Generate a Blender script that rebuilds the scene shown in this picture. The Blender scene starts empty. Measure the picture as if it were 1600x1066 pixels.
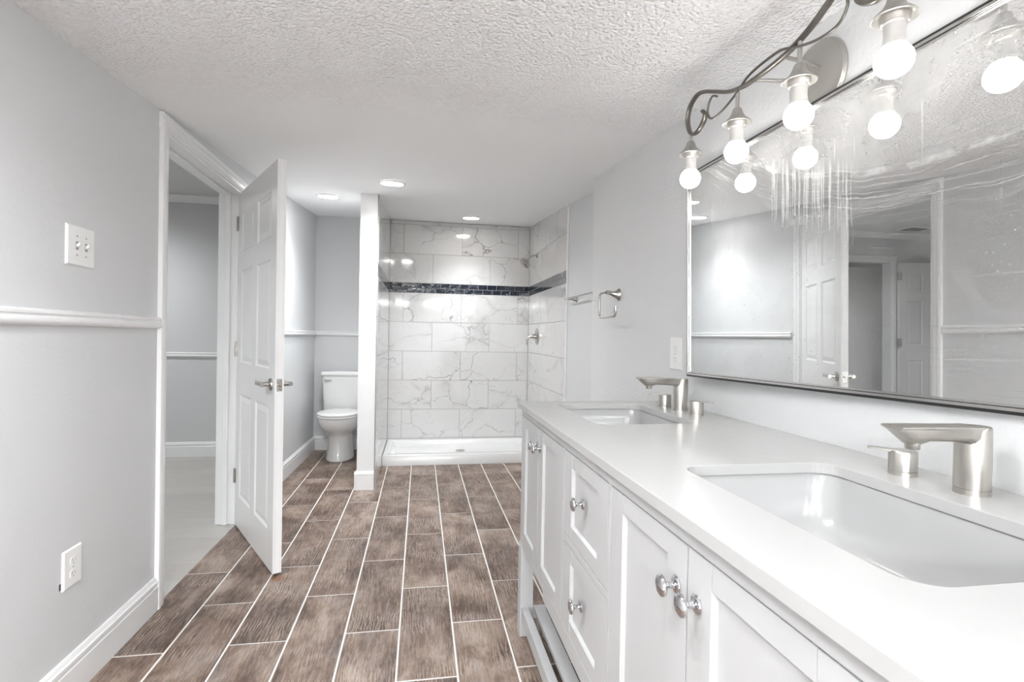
import bpy, bmesh, math, random
from mathutils import Vector, Matrix
random.seed(7)
C = bpy.context.scene.collection
S = bpy.context.scene
PI = math.pi

# ------------------------------------------------------------------ camera, world, exposure
F_PX, YAW, PITCH, ROLL, CAM_H = 820.0, 0.1722, -0.0085, 0.0178, 1.18
_f = Vector((math.sin(YAW)*math.cos(PITCH), math.cos(YAW)*math.cos(PITCH), math.sin(PITCH)))
_r = Vector((math.cos(YAW), -math.sin(YAW), 0)); _u = _r.cross(_f)
_c, _s = math.cos(ROLL), math.sin(ROLL)
_R, _U = _c*_r + _s*_u, -_s*_r + _c*_u
cd = bpy.data.cameras.new('camera'); cam = bpy.data.objects.new('camera', cd); C.objects.link(cam)
cd.sensor_width = 36; cd.lens = 36*F_PX/1600; cd.clip_start = 0.02
cam.matrix_world = Matrix(((_R.x, _U.x, -_f.x, 0), (_R.y, _U.y, -_f.y, 0), (_R.z, _U.z, -_f.z, CAM_H), (0, 0, 0, 1)))
S.camera = cam
w = bpy.data.worlds.new('world'); S.world = w; w.use_nodes = True
w.node_tree.nodes['Background'].inputs[0].default_value = (.9, .95, 1, 1)
w.node_tree.nodes['Background'].inputs[1].default_value = 0.3
S.view_settings.view_transform = 'Standard'; S.view_settings.look = 'None'
S.view_settings.gamma = 1; S.view_settings.use_curve_mapping = False
S.view_settings.exposure = 2.36
BULB_W, CAN_W, FILL_PANEL_W, SPOT_W = 6.2, 12.0, 23.0, 20.0      # emission strengths of the lamps and the added fill panels
S.cycles.max_bounces = 10; S.cycles.diffuse_bounces = 6; S.cycles.glossy_bounces = 5
S.cycles.sample_clamp_indirect = 8

# ------------------------------------------------------------------ materials
class NT:
    def __init__(s, name):
        s.m = bpy.data.materials.new(name); s.m.use_nodes = True
        s.t = s.m.node_tree; s.b = s.t.nodes['Principled BSDF']; s.out = s.t.nodes['Material Output']
    def n(s, typ, inp=None, **kw):
        x = s.t.nodes.new(typ)
        for k, v in kw.items(): setattr(x, k, v)
        for k, v in (inp or {}).items(): s.set(x.inputs[k], v)
        return x
    def set(s, sock, v):
        if isinstance(v, bpy.types.NodeSocket): s.t.links.new(v, sock)
        else: sock.default_value = v
    def math(s, op, a, b=0.0, c=0.0, clamp=False):
        x = s.n('ShaderNodeMath', operation=op, use_clamp=clamp)
        for i, v in enumerate((a, b, c)): s.set(x.inputs[i], v)
        return x.outputs[0]
    def mix(s, fac, a, b, typ='MIX'):
        x = s.n('ShaderNodeMix', data_type='RGBA', blend_type=typ)
        s.set(x.inputs[0], fac); s.set(x.inputs[6], a); s.set(x.inputs[7], b); return x.outputs[2]
    def ramp(s, fac, stops, interp='LINEAR'):
        x = s.n('ShaderNodeValToRGB'); s.set(x.inputs[0], fac); r = x.color_ramp; r.interpolation = interp
        while len(r.elements) < len(stops): r.elements.new(.5)
        for e, (p, c) in zip(r.elements, stops):
            e.position = p; e.color = c if len(c) == 4 else (*c, 1)
        return x.outputs[0]
    def noise(s, vec, scale, detail=3, rough=.5, dist=0.0):
        x = s.n('ShaderNodeTexNoise', {'Vector': vec, 'Scale': scale, 'Detail': detail, 'Roughness': rough, 'Distortion': dist})
        return x.outputs[0]
    def mapping(s, vec, loc=(0, 0, 0), rot=(0, 0, 0), scale=(1, 1, 1)):
        return s.n('ShaderNodeMapping', {'Vector': vec, 'Location': loc, 'Rotation': rot, 'Scale': scale}).outputs[0]
    def obj(s): return s.n('ShaderNodeTexCoord').outputs['Object']
    def uv(s): return s.n('ShaderNodeTexCoord').outputs['UV']
    def bump(s, h, strength=.3, dist=.01):
        s.set(s.b.inputs['Normal'], s.n('ShaderNodeBump', {'Height': h, 'Strength': strength, 'Distance': dist}).outputs[0])
    def P(s, **kw):
        for k, v in kw.items():
            k = {'color': 'Base Color', 'rough': 'Roughness', 'metal': 'Metallic', 'spec': 'Specular IOR Level',
                 'coat': 'Coat Weight', 'coatr': 'Coat Roughness', 'aniso': 'Anisotropic', 'emit': 'Emission Color',
                 'emits': 'Emission Strength'}.get(k, k)
            if isinstance(v, tuple) and len(v) == 3: v = (*v, 1)
            s.set(s.b.inputs[k], v)
        return s.m

def g(v): return (v, v, v, 1)

def paint(name, col, scale=140, strength=.12, rough=.6, patch=.03):
    t = NT(name); o = t.obj()
    n1 = t.noise(o, scale, 4, .6)
    p = t.noise(o, 1.3, 3)
    c = t.mix(t.math('MULTIPLY', p, patch*2), (*col, 1), tuple([x*.85 for x in col]) + (1,))
    t.bump(n1, strength, .004)
    return t.P(color=c, rough=rough, spec=.35)

M = {}
M['wall'] = paint('grey_wall_paint', (.640, .646, .654), 70, .22, .5)
M['wall_rough'] = paint('orange_peel_wall_paint', (.67, .675, .68), 60, .5, .42)
M['hall_wall'] = paint('hall_wall_paint', (.60, .605, .61), 110, .1)
M['beige'] = paint('beige_wall_paint', (.42, .38, .32), 110, .1)

def ceiling_mat():
    t = NT('popcorn_ceiling_paint'); o = t.obj()
    sep = t.n('ShaderNodeSeparateXYZ', {'Vector': o})
    y = t.math('ADD', sep.outputs[1], t.math('MULTIPLY', t.noise(o, 2.2, 3), .5))
    mask = t.n('ShaderNodeMapRange', {'Value': y, 'From Min': 2.25, 'From Max': 2.6, 'To Min': 1.0, 'To Max': .05}).outputs[0]
    v = t.n('ShaderNodeTexVoronoi', {'Vector': o, 'Scale': 105.0, 'Randomness': 1.0}, feature='SMOOTH_F1')
    blob = t.math('SUBTRACT', 1.0, t.math('MULTIPLY', v.outputs[0], 1.3))
    n = t.noise(o, 80, 3, .6)
    h = t.math('MULTIPLY', t.math('ADD', blob, n), mask)
    fine = t.math('MULTIPLY', t.noise(o, 90, 2), .15)
    t.bump(t.math('ADD', h, fine), .85, .012)
    return t.P(color=(.90, .905, .91), rough=.7, spec=.3)
M['ceiling'] = ceiling_mat()
M['hall_ceiling'] = paint('hall_ceiling_paint', (.66, .66, .655), 100, .2)
def plain(name, col, rough=.35, **kw):
    t = NT(name); o = t.obj()
    n = t.noise(o, 40, 3)
    r = t.math('MULTIPLY_ADD', n, .08, rough-.04)
    return t.P(color=col, rough=r, **kw)
M['trim'] = plain('white_trim_paint', (.79, .792, .795), .32)
M['door'] = plain('white_door_paint', (.77, .77, .768), .24)
M['cabinet'] = plain('white_cabinet_lacquer', (.475, .477, .48), .36)
M['quartz'] = plain('white_quartz', (.445, .442, .437), .20)
M['ceramic'] = plain('white_ceramic', (.83, .83, .82), .08, coat=.5)
M['seatp'] = plain('white_seat_plastic', (.85, .85, .84), .2)
M['plastic'] = plain('white_plastic', (.82, .82, .81), .3)
M['dark'] = plain('dark_slot', (.05, .05, .05), .6)
M['grey_slot'] = plain('grey_slot', (.3, .3, .3), .6)
M['chrome'] = plain('polished_chrome', (.62, .62, .64), .06, metal=1.0)
M['black_edge'] = plain('black_frame_edge', (.02, .02, .02), .3)
M['frame'] = plain('silver_frame', (.66, .65, .63), .22, metal=1.0)
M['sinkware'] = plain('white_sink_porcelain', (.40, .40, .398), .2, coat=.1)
M['pan'] = plain('white_acrylic', (.74, .74, .735), .16)
M['caulk'] = plain('white_tile_edging', (.8, .8, .79), .4)

def brushed(name, col, rough):
    t = NT(name); o = t.obj()
    n = t.noise(t.mapping(o, scale=(1, 1, .03)), 420, 2)
    t.bump(n, .05, .0006)
    r = t.math('MULTIPLY_ADD', n, .10, rough-.05)
    return t.P(color=col, rough=r, metal=1.0)
M['nickel'] = brushed('brushed_nickel', (.54, .515, .48), .36)
M['darknickel'] = brushed('satin_nickel_hardware', (.50, .48, .45), .24)
M['lampmetal'] = brushed('pewter_lamp_metal', (.22, .205, .185), .36)
M['lampcup'] = plain('brushed_pale_socket_cup', (.42, .405, .38), .42, metal=.75)

def glow(name, col, s):
    t = NT(name)
    return t.P(color=(.9, .9, .9), emit=col, emits=s)
M['bulb'] = glow('lit_bulb_glass', (1, .98, .955), BULB_W)
M['can'] = glow('lit_downlight_lens', (1, .98, .95), CAN_W)
M['panel'] = glow('added_fill_glow', (.955, .985, 1), FILL_PANEL_W)  # glow of the unseen panels added as fill
M['bulbneck'] = plain('bulb_neck_plastic', (.47, .46, .445), .4)

def floor_mat():
    t = NT('wood_look_porcelain'); uv = t.uv(); o = t.obj()
    grain = t.noise(t.mapping(uv, scale=(9, 1, 1)), 9, 6, .65, .8)
    fine = t.noise(t.mapping(uv, scale=(9, .9, 1)), 22, 6, .78, 1.2)
    patch = t.noise(t.mapping(uv, scale=(1.6, 1, 1)), 3.2, 4, .6, .5)
    patch2 = t.noise(t.mapping(uv, scale=(1.8, .8, 1), loc=(5, 3, 0)), 5.5, 5, .65, 1.0)
    wv = t.n('ShaderNodeTexWave', {'Vector': t.mapping(uv, scale=(1, .22, 1)), 'Scale': 26.0, 'Distortion': 14.0, 'Detail': 4.0, 'Detail Scale': .9, 'Detail Roughness': .6}, wave_type='BANDS', bands_direction='X')
    tone = t.noise(uv, .9, 1)                     # differs from tile to tile (each tile has its own piece of the pattern)
    base = t.ramp(patch, [(.36, (.070, .036, .022)), (.46, (.145, .090, .063)), (.55, (.235, .163, .124)), (.65, (.36, .28, .23))])
    cool = t.ramp(t.noise(t.mapping(uv, loc=(11, 2, 0), scale=(1.2, .8, 1)), 6, 4, .6), [(.52, g(0)), (.66, g(1))])
    c = t.mix(t.math('MULTIPLY', cool, .45), base, (.27, .235, .235, 1))
    pk = t.ramp(t.math('MULTIPLY_ADD', tone, .55, t.math('MULTIPLY', patch2, .6)), [(.50, g(0)), (.66, g(1))])
    pores = t.noise(t.mapping(uv, scale=(3.2, .8, 1)), 75, 4, .8, 1.2)
    finem = t.math('MULTIPLY', pk, t.ramp(pores, [(.40, g(.15)), (.56, g(1))]))
    c = t.mix(t.math('MULTIPLY', finem, .92), c, (.038, .017, .010, 1))
    streak = t.ramp(fine, [(.50, g(0)), (.57, g(1))])
    c = t.mix(t.math('MULTIPLY', streak, .42), c, (.065, .034, .022, 1))
    lw = t.ramp(wv.outputs[0], [(.58, g(0)), (.82, g(1))])
    c = t.mix(t.math('MULTIPLY', t.math('MULTIPLY', lw, t.ramp(t.noise(uv, 5, 3), [(.45, g(0)), (.58, g(1))])), .50), c, (.46, .375, .31, 1))
    gm = t.ramp(grain, [(.48, g(0)), (.60, g(1))])
    c = t.mix(t.math('MULTIPLY', gm, .28), c, (.45, .375, .33, 1))
    pm = t.ramp(pores, [(.56, g(0)), (.66, g(1))])
    c = t.mix(t.math('MULTIPLY', pm, .30), c, (.50, .42, .36, 1))
    # rust stain on the tile by the door's corner
    d = t.n('ShaderNodeVectorMath', {0: t.mapping(o, loc=(.655*7, -2.655*9, 0), scale=(7, 9, 1))}, operation='LENGTH').outputs['Value']
    st = t.ramp(t.math('ADD', d, t.math('MULTIPLY', t.noise(o, 40, 3), .5)), [(.35, g(1)), (.62, g(0))])
    c = t.mix(t.math('MULTIPLY', st, .8), c, (.17, .060, .008, 1))
    t.bump(t.math('ADD', grain, fine), .15, .002)
    return t.P(color=c, rough=t.math('MULTIPLY_ADD', fine, .2, .30), spec=.4)
M['floor'] = floor_mat()
def grout(name, v):
    t = NT(name); o = t.obj(); n = t.noise(o, 180, 3)
    return t.P(color=t.mix(n, (v, v*.985, v*.96, 1), (v*.75, v*.73, v*.7, 1)), rough=.8)
M['grout'] = grout('floor_grout', .86)
M['grout2'] = grout('wall_tile_grout', .36)

def marble_mat():
    t = NT('glossy_marble_tile'); uv = t.uv()
    wv = t.n('ShaderNodeTexNoise', {'Vector': uv, 'Scale': 2.4, 'Detail': 4.0, 'Roughness': .55})
    wa = t.n('ShaderNodeVectorMath', {0: wv.outputs[1], 1: (.5, .5, .5)}, operation='SUBTRACT')
    wb = t.n('ShaderNodeVectorMath', {0: wa.outputs[0], 'Scale': .55}, operation='SCALE')
    q = t.n('ShaderNodeVectorMath', {0: t.mapping(uv, rot=(0, 0, .6), scale=(1.0, 1.7, 1)), 1: wb.outputs[0]}, operation='ADD').outputs[0]
    v = t.n('ShaderNodeTexVoronoi', {'Vector': q, 'Scale': 1.9}, feature='DISTANCE_TO_EDGE').outputs[0]
    thick = t.math('MULTIPLY_ADD', t.noise(uv, 3.5, 3), .045, -.012)
    line = t.math('SUBTRACT', 1.0, t.math('DIVIDE', v, t.math('MAXIMUM', thick, .003)), clamp=True)
    mask = t.ramp(t.noise(uv, 1.6, 3), [(.42, g(0)), (.60, g(1))])
    line = t.math('MULTIPLY', t.math('POWER', line, .8), t.math('MULTIPLY_ADD', mask, .75, .15))
    v2 = t.n('ShaderNodeTexVoronoi', {'Vector': q, 'Scale': 5.0}, feature='DISTANCE_TO_EDGE').outputs[0]
    l2 = t.math('MULTIPLY', t.math('SUBTRACT', 1.0, t.math('MULTIPLY', v2, 60.0), clamp=True), t.math('MULTIPLY', mask, .35))
    cloud = t.math('MULTIPLY', t.ramp(t.math('SUBTRACT', .14, v, clamp=True), [(0, g(0)), (.14, g(1))]), t.ramp(t.noise(uv, 2.3, 5, .6), [(.52, g(0)), (.66, g(.55))]))
    soft = t.noise(uv, 2.0, 4, .6)
    c = t.mix(soft, (.68, .675, .668, 1), (.59, .586, .58, 1))
    c = t.mix(cloud, c, (.42, .41, .41, 1))
    c = t.mix(line, c, (.22, .21, .21, 1))
    c = t.mix(l2, c, (.3, .29, .29, 1))
    return t.P(color=c, rough=.07, spec=.5)
M['marble'] = marble_mat()
def navy_mat():
    t = NT('navy_glass_mosaic'); uv = t.uv()
    n = t.noise(uv, 30, 3)
    t.bump(t.noise(uv, 22, 2), .35, .01)
    return t.P(color=t.mix(n, (.002, .005, .014, 1), (.008, .017, .038, 1)), rough=.05, coat=.6)
M['navy'] = navy_mat()
def hallfloor_mat():
    t = NT('pale_vinyl_plank'); o = t.obj()
    m = t.mapping(o, scale=(1, 1, 1))
    br = t.n('ShaderNodeTexBrick', {'Vector': m, 'Color1': (.46, .435, .41, 1), 'Color2': (.52, .50, .475, 1), 'Mortar': (.34, .32, .30, 1), 'Scale': 1.0, 'Mortar Size': .0008, 'Brick Width': 1.2, 'Row Height': .18, 'Bias': 0.0})
    gr = t.noise(t.mapping(o, scale=(1.2, 14, 1)), 6, 5, .6, .5)
    c = t.mix(t.math('MULTIPLY', t.ramp(gr, [(.4, g(0)), (.65, g(1))]), .35), br.outputs[0], (.36, .335, .31, 1))
    return t.P(color=c, rough=.4)
M['hallfloor'] = hallfloor_mat()

def mirror_mat():
    t = NT('smeared_mirror_glass'); o = t.obj()      # object space: -y runs from the far edge towards the camera, z is up
    sep = t.n('ShaderNodeSeparateXYZ', {'Vector': o})
    u = t.math('MULTIPLY', sep.outputs[1], -1.0); v = sep.outputs[2]
    du = t.math('SUBTRACT', u, .98)
    vb = t.math('MULTIPLY_ADD', t.math('MULTIPLY', du, du), .45, .490)
    w1 = t.math('MULTIPLY_ADD', t.noise(o, 5, 3, .5), .05, -.025)
    s = t.math('SUBTRACT', t.math('SUBTRACT', v, vb), w1)          # height above the wiped arc
    def comb(x, y, z=0.0): return t.n('ShaderNodeCombineXYZ', {'X': x, 'Y': y, 'Z': z}).outputs[0]
    def rng(x, a, b, c=0.0, d=1.0): return t.n('ShaderNodeMapRange', {'Value': x, 'From Min': a, 'From Max': b, 'To Min': c, 'To Max': d}).outputs[0]
    def band(x, a, b, f): return t.math('MULTIPLY', rng(x, a-f, a), rng(x, b, b+f, 1.0, 0.0))
    mul = lambda *q: q[0] if len(q) == 1 else t.math('MULTIPLY', q[0], mul(*q[1:]))
    # cloudy residue left above the arc
    upper = mul(rng(s, -.004, .012), t.math('MULTIPLY_ADD', t.noise(o, 4.5, 5, .62, .6), .32, .03))
    edge = mul(band(s, .002, .012, .008), rng(t.noise(o, 16, 3), .40, .62), .45)
    # wipe strokes that follow the arc
    st = t.noise(comb(mul(s, 190.0), mul(u, 2.2)), 1.0, 4, .65)
    strokes = mul(rng(st, .52, .72), band(s, -.085, -.004, .035), .50)
    st2 = t.noise(comb(mul(s, 300.0), mul(u, 3.0), 7.0), 1.0, 3, .6)
    strokes2 = mul(rng(st2, .62, .74), band(s, -.16, .0, .03), .38)
    # vertical drips
    wob = mul(t.noise(comb(u, mul(v, 7.0)), 1.0, 2), .012)
    dn = t.noise(comb(mul(t.math('ADD', u, wob), 150.0), mul(v, 2.5), 3.0), 1.0, 2, .5)
    length = t.noise(comb(mul(u, 60.0), 5.0), 1.0, 1)
    low = t.math('MULTIPLY_ADD', length, -.30, .02)
    drips = mul(rng(dn, .50, .60), band(u, .47, .715, .03), rng(t.math('SUBTRACT', s, low), -.02, .02), rng(s, .0, .05, 1.0, 0.0), .55)
    d2 = t.noise(comb(mul(u, 62.0), mul(v, 2.0), 9.0), 1.0, 2, .5)
    drips2 = mul(rng(d2, .66, .70), band(v, .38, .60, .03), rng(t.noise(o, 6, 2), .45, .55), .30)
    # cloud over the wall reflection, base film, flat streaks towards the near end, specks
    dc = t.n('ShaderNodeVectorMath', {0: comb(mul(t.math('SUBTRACT', u, .25), 1.0), t.math('SUBTRACT', v, .42))}, operation='LENGTH').outputs['Value']
    cloud = mul(rng(t.math('ADD', dc, mul(t.noise(o, 9, 4), .05)), .04, .27, 1.0, 0.0), t.math('MULTIPLY_ADD', t.noise(o, 12, 4), .3, .2), .5)
    film = t.math('MULTIPLY_ADD', rng(t.noise(o, 5, 5, .65, .8), .42, .75), .13, .09)
    fl = t.noise(comb(mul(u, 3.0), mul(v, 110.0), 2.0), 1.0, 4, .6)
    flat = mul(rng(fl, .56, .75), rng(u, .86, 1.0), .30)
    vo = t.n('ShaderNodeTexVoronoi', {'Vector': o, 'Scale': 85.0}).outputs[0]
    spk = mul(rng(vo, .07, .13, 1.0, 0.0), rng(t.noise(o, 6, 2), .55, .62), .55)
    fac = t.math('ADD', t.math('MAXIMUM', upper, edge), t.math('MAXIMUM', strokes, strokes2))
    fac = t.math('ADD', fac, t.math('MAXIMUM', drips, drips2))
    fac = t.math('ADD', t.math('ADD', fac, cloud), t.math('ADD', film, t.math('MAXIMUM', flat, spk)))
    fac = t.math('MINIMUM', t.math('MAXIMUM', fac, 0.0), .80)
    gl = t.n('ShaderNodeBsdfGlossy', {'Color': (.74, .745, .74, 1), 'Roughness': .0})
    df = t.n('ShaderNodeBsdfDiffuse', {'Color': (.50, .50, .495, 1)})
    mx = t.n('ShaderNodeMixShader', {0: fac, 1: gl.outputs[0], 2: df.outputs[0]})
    t.t.links.new(mx.outputs[0], t.out.inputs[0]); return t.m
M['mirror'] = mirror_mat()

# ------------------------------------------------------------------ mesh helpers
class MB:
    """collects shapes and links them as one mesh object"""
    def __init__(s): s.v, s.f, s.mi, s.uv = [], [], [], []
    def add(s, vs, fs, mi=0, mat=None, uvs=None):
        b = len(s.v)
        for p in vs:
            p = Vector(p); s.v.append(mat @ p if mat else p)
        for i, f in enumerate(fs):
            s.f.append([b+k for k in f]); s.mi.append(mi); s.uv.append(uvs[i] if uvs else None)
        return s
    def box(s, x0, x1, y0, y1, z0, z1, mi=0, mat=None):
        x0, x1 = sorted((x0, x1)); y0, y1 = sorted((y0, y1)); z0, z1 = sorted((z0, z1))
        v = [(x0, y0, z0), (x1, y0, z0), (x1, y1, z0), (x0, y1, z0), (x0, y0, z1), (x1, y0, z1), (x1, y1, z1), (x0, y1, z1)]
        return s.add(v, [(0, 3, 2, 1), (4, 5, 6, 7), (0, 1, 5, 4), (1, 2, 6, 5), (2, 3, 7, 6), (3, 0, 4, 7)], mi, mat)
    def loft(s, rings, cap0=True, cap1=True, mi=0, mat=None):
        n = len(rings[0]); vs = [p for r in rings for p in r]; fs = []
        for i in range(len(rings)-1):
            for k in range(n):
                a, b = i*n+k, i*n+(k+1) % n
                fs.append((a, b, b+n, a+n))
        if cap0: fs.append(tuple(reversed(range(n))))
        if cap1: fs.append(tuple((len(rings)-1)*n+k for k in range(n)))
        return s.add(vs, fs, mi, mat)
    def lathe(s, prof, n=32, mi=0, mat=None, cap0=True, cap1=True):
        return s.loft([[(r*math.cos(2*PI*k/n), r*math.sin(2*PI*k/n), z) for k in range(n)] for r, z in prof], cap0, cap1, mi, mat)
    def tube(s, pts, rad, n=12, mi=0, flat=1.0, up=None):
        pts = [Vector(p) for p in pts]; rings = []
        rads = rad if isinstance(rad, (list, tuple)) else [rad]*len(pts)
        t0 = (pts[1]-pts[0]).normalized(); ref = Vector(up) if up else (Vector((0, 0, 1)) if abs(t0.z) < .9 else Vector((1, 0, 0)))
        nrm = (ref - t0*ref.dot(t0)).normalized()
        for i, p in enumerate(pts):
            t = (pts[min(i+1, len(pts)-1)]-pts[max(i-1, 0)]).normalized()
            nrm = (nrm - t*nrm.dot(t)).normalized(); bi = t.cross(nrm)
            rings.append([p + nrm*math.cos(2*PI*k/n)*rads[i] + bi*math.sin(2*PI*k/n)*rads[i]*flat for k in range(n)])
        return s.loft(rings, True, True, mi)
    def prism(s, poly, z0, z1, mi=0, mat=None):
        return s.loft([[(x, y, z0) for x, y in poly], [(x, y, z1) for x, y in poly]], True, True, mi, mat)
    def build(s, name, mats, parent=None, bevel=0, seg=2, smooth=35, loc=None, fix=True):
        me = bpy.data.meshes.new(name); me.from_pydata([tuple(p) for p in s.v], [], s.f)
        if not isinstance(mats, (list, tuple)): mats = [mats]
        for m in mats: me.materials.append(M[m] if isinstance(m, str) else m)
        for p, mi in zip(me.polygons, s.mi): p.material_index = mi
        if any(u is not None for u in s.uv):
            L = me.uv_layers.new(name='UVMap')
            for p, u in zip(me.polygons, s.uv):
                if u:
                    for li, q in zip(p.loop_indices, u): L.data[li].uv = q
        if fix:
            bm = bmesh.new(); bm.from_mesh(me); bmesh.ops.recalc_face_normals(bm, faces=bm.faces); bm.to_mesh(me); bm.free()
        if smooth:
            for p in me.polygons: p.use_smooth = True
            me.set_sharp_from_angle(angle=math.radians(smooth))
        o = bpy.data.objects.new(name, me); C.objects.link(o)
        if parent: o.parent = parent
        if loc: o.location = loc
        if bevel:
            b = o.modifiers.new('bevel', 'BEVEL'); b.width = bevel; b.segments = seg; b.limit_method = 'ANGLE'; b.angle_limit = math.radians(40)
            b.harden_normals = True
        return o

def smooth_path(pts, n=8):
    pts = [Vector(p) for p in pts]; out = []
    for i in range(len(pts)-1):
        p0, p1, p2, p3 = pts[max(i-1, 0)], pts[i], pts[i+1], pts[min(i+2, len(pts)-1)]
        for k in range(n):
            t = k/n
            out.append(.5*((2*p1)+(-p0+p2)*t+(2*p0-5*p1+4*p2-p3)*t*t+(-p0+3*p1-3*p2+p3)*t**3))
    out.append(pts[-1]); return out

def tag(o, label=None, cat=None, group=None, kind=None):
    if label: o['label'] = label
    if cat: o['category'] = cat
    if group: o['group'] = group
    if kind: o['kind'] = kind
    return o
def struct(o, label=None, cat=None):
    return tag(o, label, cat, kind='structure')
def thing(name, label, cat, loc=(0, 0, 0), rotz=0, group=None):
    o = bpy.data.objects.new(name, None); C.objects.link(o); o.empty_display_size = .05
    o.location = loc; o.rotation_euler = (0, 0, rotz)
    return tag(o, label, cat, group)
def copy_tree(o, parent=None):
    c = o.copy(); C.objects.link(c)
    if parent: c.parent = parent
    for ch in [x for x in bpy.data.objects if x.parent == o]: copy_tree(ch, c)
    return c
TX = lambda x, y, z: Matrix.Translation((x, y, z))
AXm = Matrix.Rotation(-PI/2, 4, 'Y')      # local +z -> world -x
AXp = Matrix.Rotation(PI/2, 4, 'Y')       # local +z -> world +x
AYm = Matrix.Rotation(PI/2, 4, 'X')       # local +z -> world -y

# ------------------------------------------------------------------ room shell
XL, XLO, XR, XS, YB = -1.09, -1.21, 1.036, 1.15, 5.55
Y0 = -3.6
HT = 2.5
def cz(y):
    P = [(-4, 2.0), (1.2, 2.025), (2.2, 2.085), (3.1, 2.16), (4.1, 2.238), (5.0, 2.315), (5.7, 2.375)]
    for (a, za), (b, zb) in zip(P, P[1:]):
        if y <= b: return za+(zb-za)*(y-a)/(b-a)
    return P[-1][1]
DY0, DY1, DH = 2.485, 3.47, 2.03

m = MB()
m.box(XLO, XL, Y0, DY0, 0, HT); m.box(XLO, XL, DY0, DY1, DH, HT)
m.prism([(XLO, DY1), (XL, DY1), (XL, 3.62), (-1.05, YB+.1), (XLO, YB+.1)], 0, HT)
struct(m.build('wall_left', 'wall', smooth=0), 'light grey painted left wall with the open bathroom doorway', 'wall')
struct(MB().box(XR, XR+.25, Y0, 3.10, 0, HT).build('wall_right', 'wall_rough', smooth=0), 'textured pale wall behind the vanity mirror', 'wall')
struct(MB().box(XS, XS+.125, 3.10, YB, 0, HT).build('wall_recess', 'wall', smooth=0), 'grey recessed wall holding the towel bar beside the shower', 'wall')
struct(MB().box(XLO, XS+.125, YB, YB+.12, 0, HT).build('wall_back', 'wall', smooth=0), 'grey wall behind the toilet', 'wall')
struct(MB().box(XLO, XR+.25, Y0-.12, Y0, 0, HT).build('wall_front', 'wall', smooth=0), 'grey wall behind the camera', 'wall')
PX0, PX1, PY0 = -.462, -.336, 4.1
struct(MB().box(PX0, PX1, PY0, YB, 0, HT).build('wall_partition', 'trim', smooth=0), 'narrow white partition wall between toilet and shower', 'wall')

# bathroom ceiling, gently rising towards the shower
m = MB(); ys = [Y0-.05] + [Y0+.3*i for i in range(1, 31)] + [YB+.05]
rings = []
for y in ys:
    z = cz(y); rings.append([(XL-.03, y, z), (XS+.06, y, z), (XS+.06, y, z+.04), (XL-.03, y, z+.04)])
m.loft(rings); struct(m.build('ceiling', 'ceiling', smooth=60), 'white textured ceiling, smooth towards the shower', 'ceiling')

# floor: every tile laid with grout between, one mesh
TW, TL, GR = .2103, .668, .0062
m = MB()
m.add([(XL-.012, Y0, -.0016), (XS, Y0, -.0016), (XS, YB, -.0016), (XL-.012, YB, -.0016)], [(0, 1, 2, 3)], 1)
m.box(XL-.012, XS, Y0, YB, -.06, -.004, 1)
k0 = -5
for k in range(k0, 7):
    xa, xb = -.065+TW*k, -.065+TW*(k+1)
    xa, xb = max(xa+GR/2, XL-.010), min(xb-GR/2, XS-.002)
    if xb-xa < .01: continue
    off = 1.810+.010*k + (0 if k % 2 == 0 else .335)
    j = -10
    while off+TL*j < YB:
        ya, yb = max(off+TL*j+GR/2, Y0+.002), min(off+TL*(j+1)-GR/2, YB-.002)
        j += 1
        if yb-ya < .01: continue
        u, v = random.uniform(0, 40), random.uniform(0, 40); fl = random.choice((1, -1))
        e = .0016
        uv = [(u+fl*a, v+fl*b) for a, b in ((0, 0), (xb-xa, 0), (xb-xa, yb-ya), (0, yb-ya))]
        # top face with a small chamfer down to the grout
        vs = [(xa+e, ya+e, 0), (xb-e, ya+e, 0), (xb-e, yb-e, 0), (xa+e, yb-e, 0), (xa, ya, -.002), (xb, ya, -.002), (xb, yb, -.002), (xa, yb, -.002)]
        m.add(vs, [(0, 1, 2, 3), (4, 5, 1, 0), (5, 6, 2, 1), (6, 7, 3, 2), (7, 4, 0, 3)], 0,
              uvs=[uv, [uv[0]]*4, [uv[1]]*4, [uv[2]]*4, [uv[3]]*4])
struct(m.build('floor', ['floor', 'grout'], smooth=0, fix=False), 'brown wood look plank tiles with white grout', 'floor')

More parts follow.
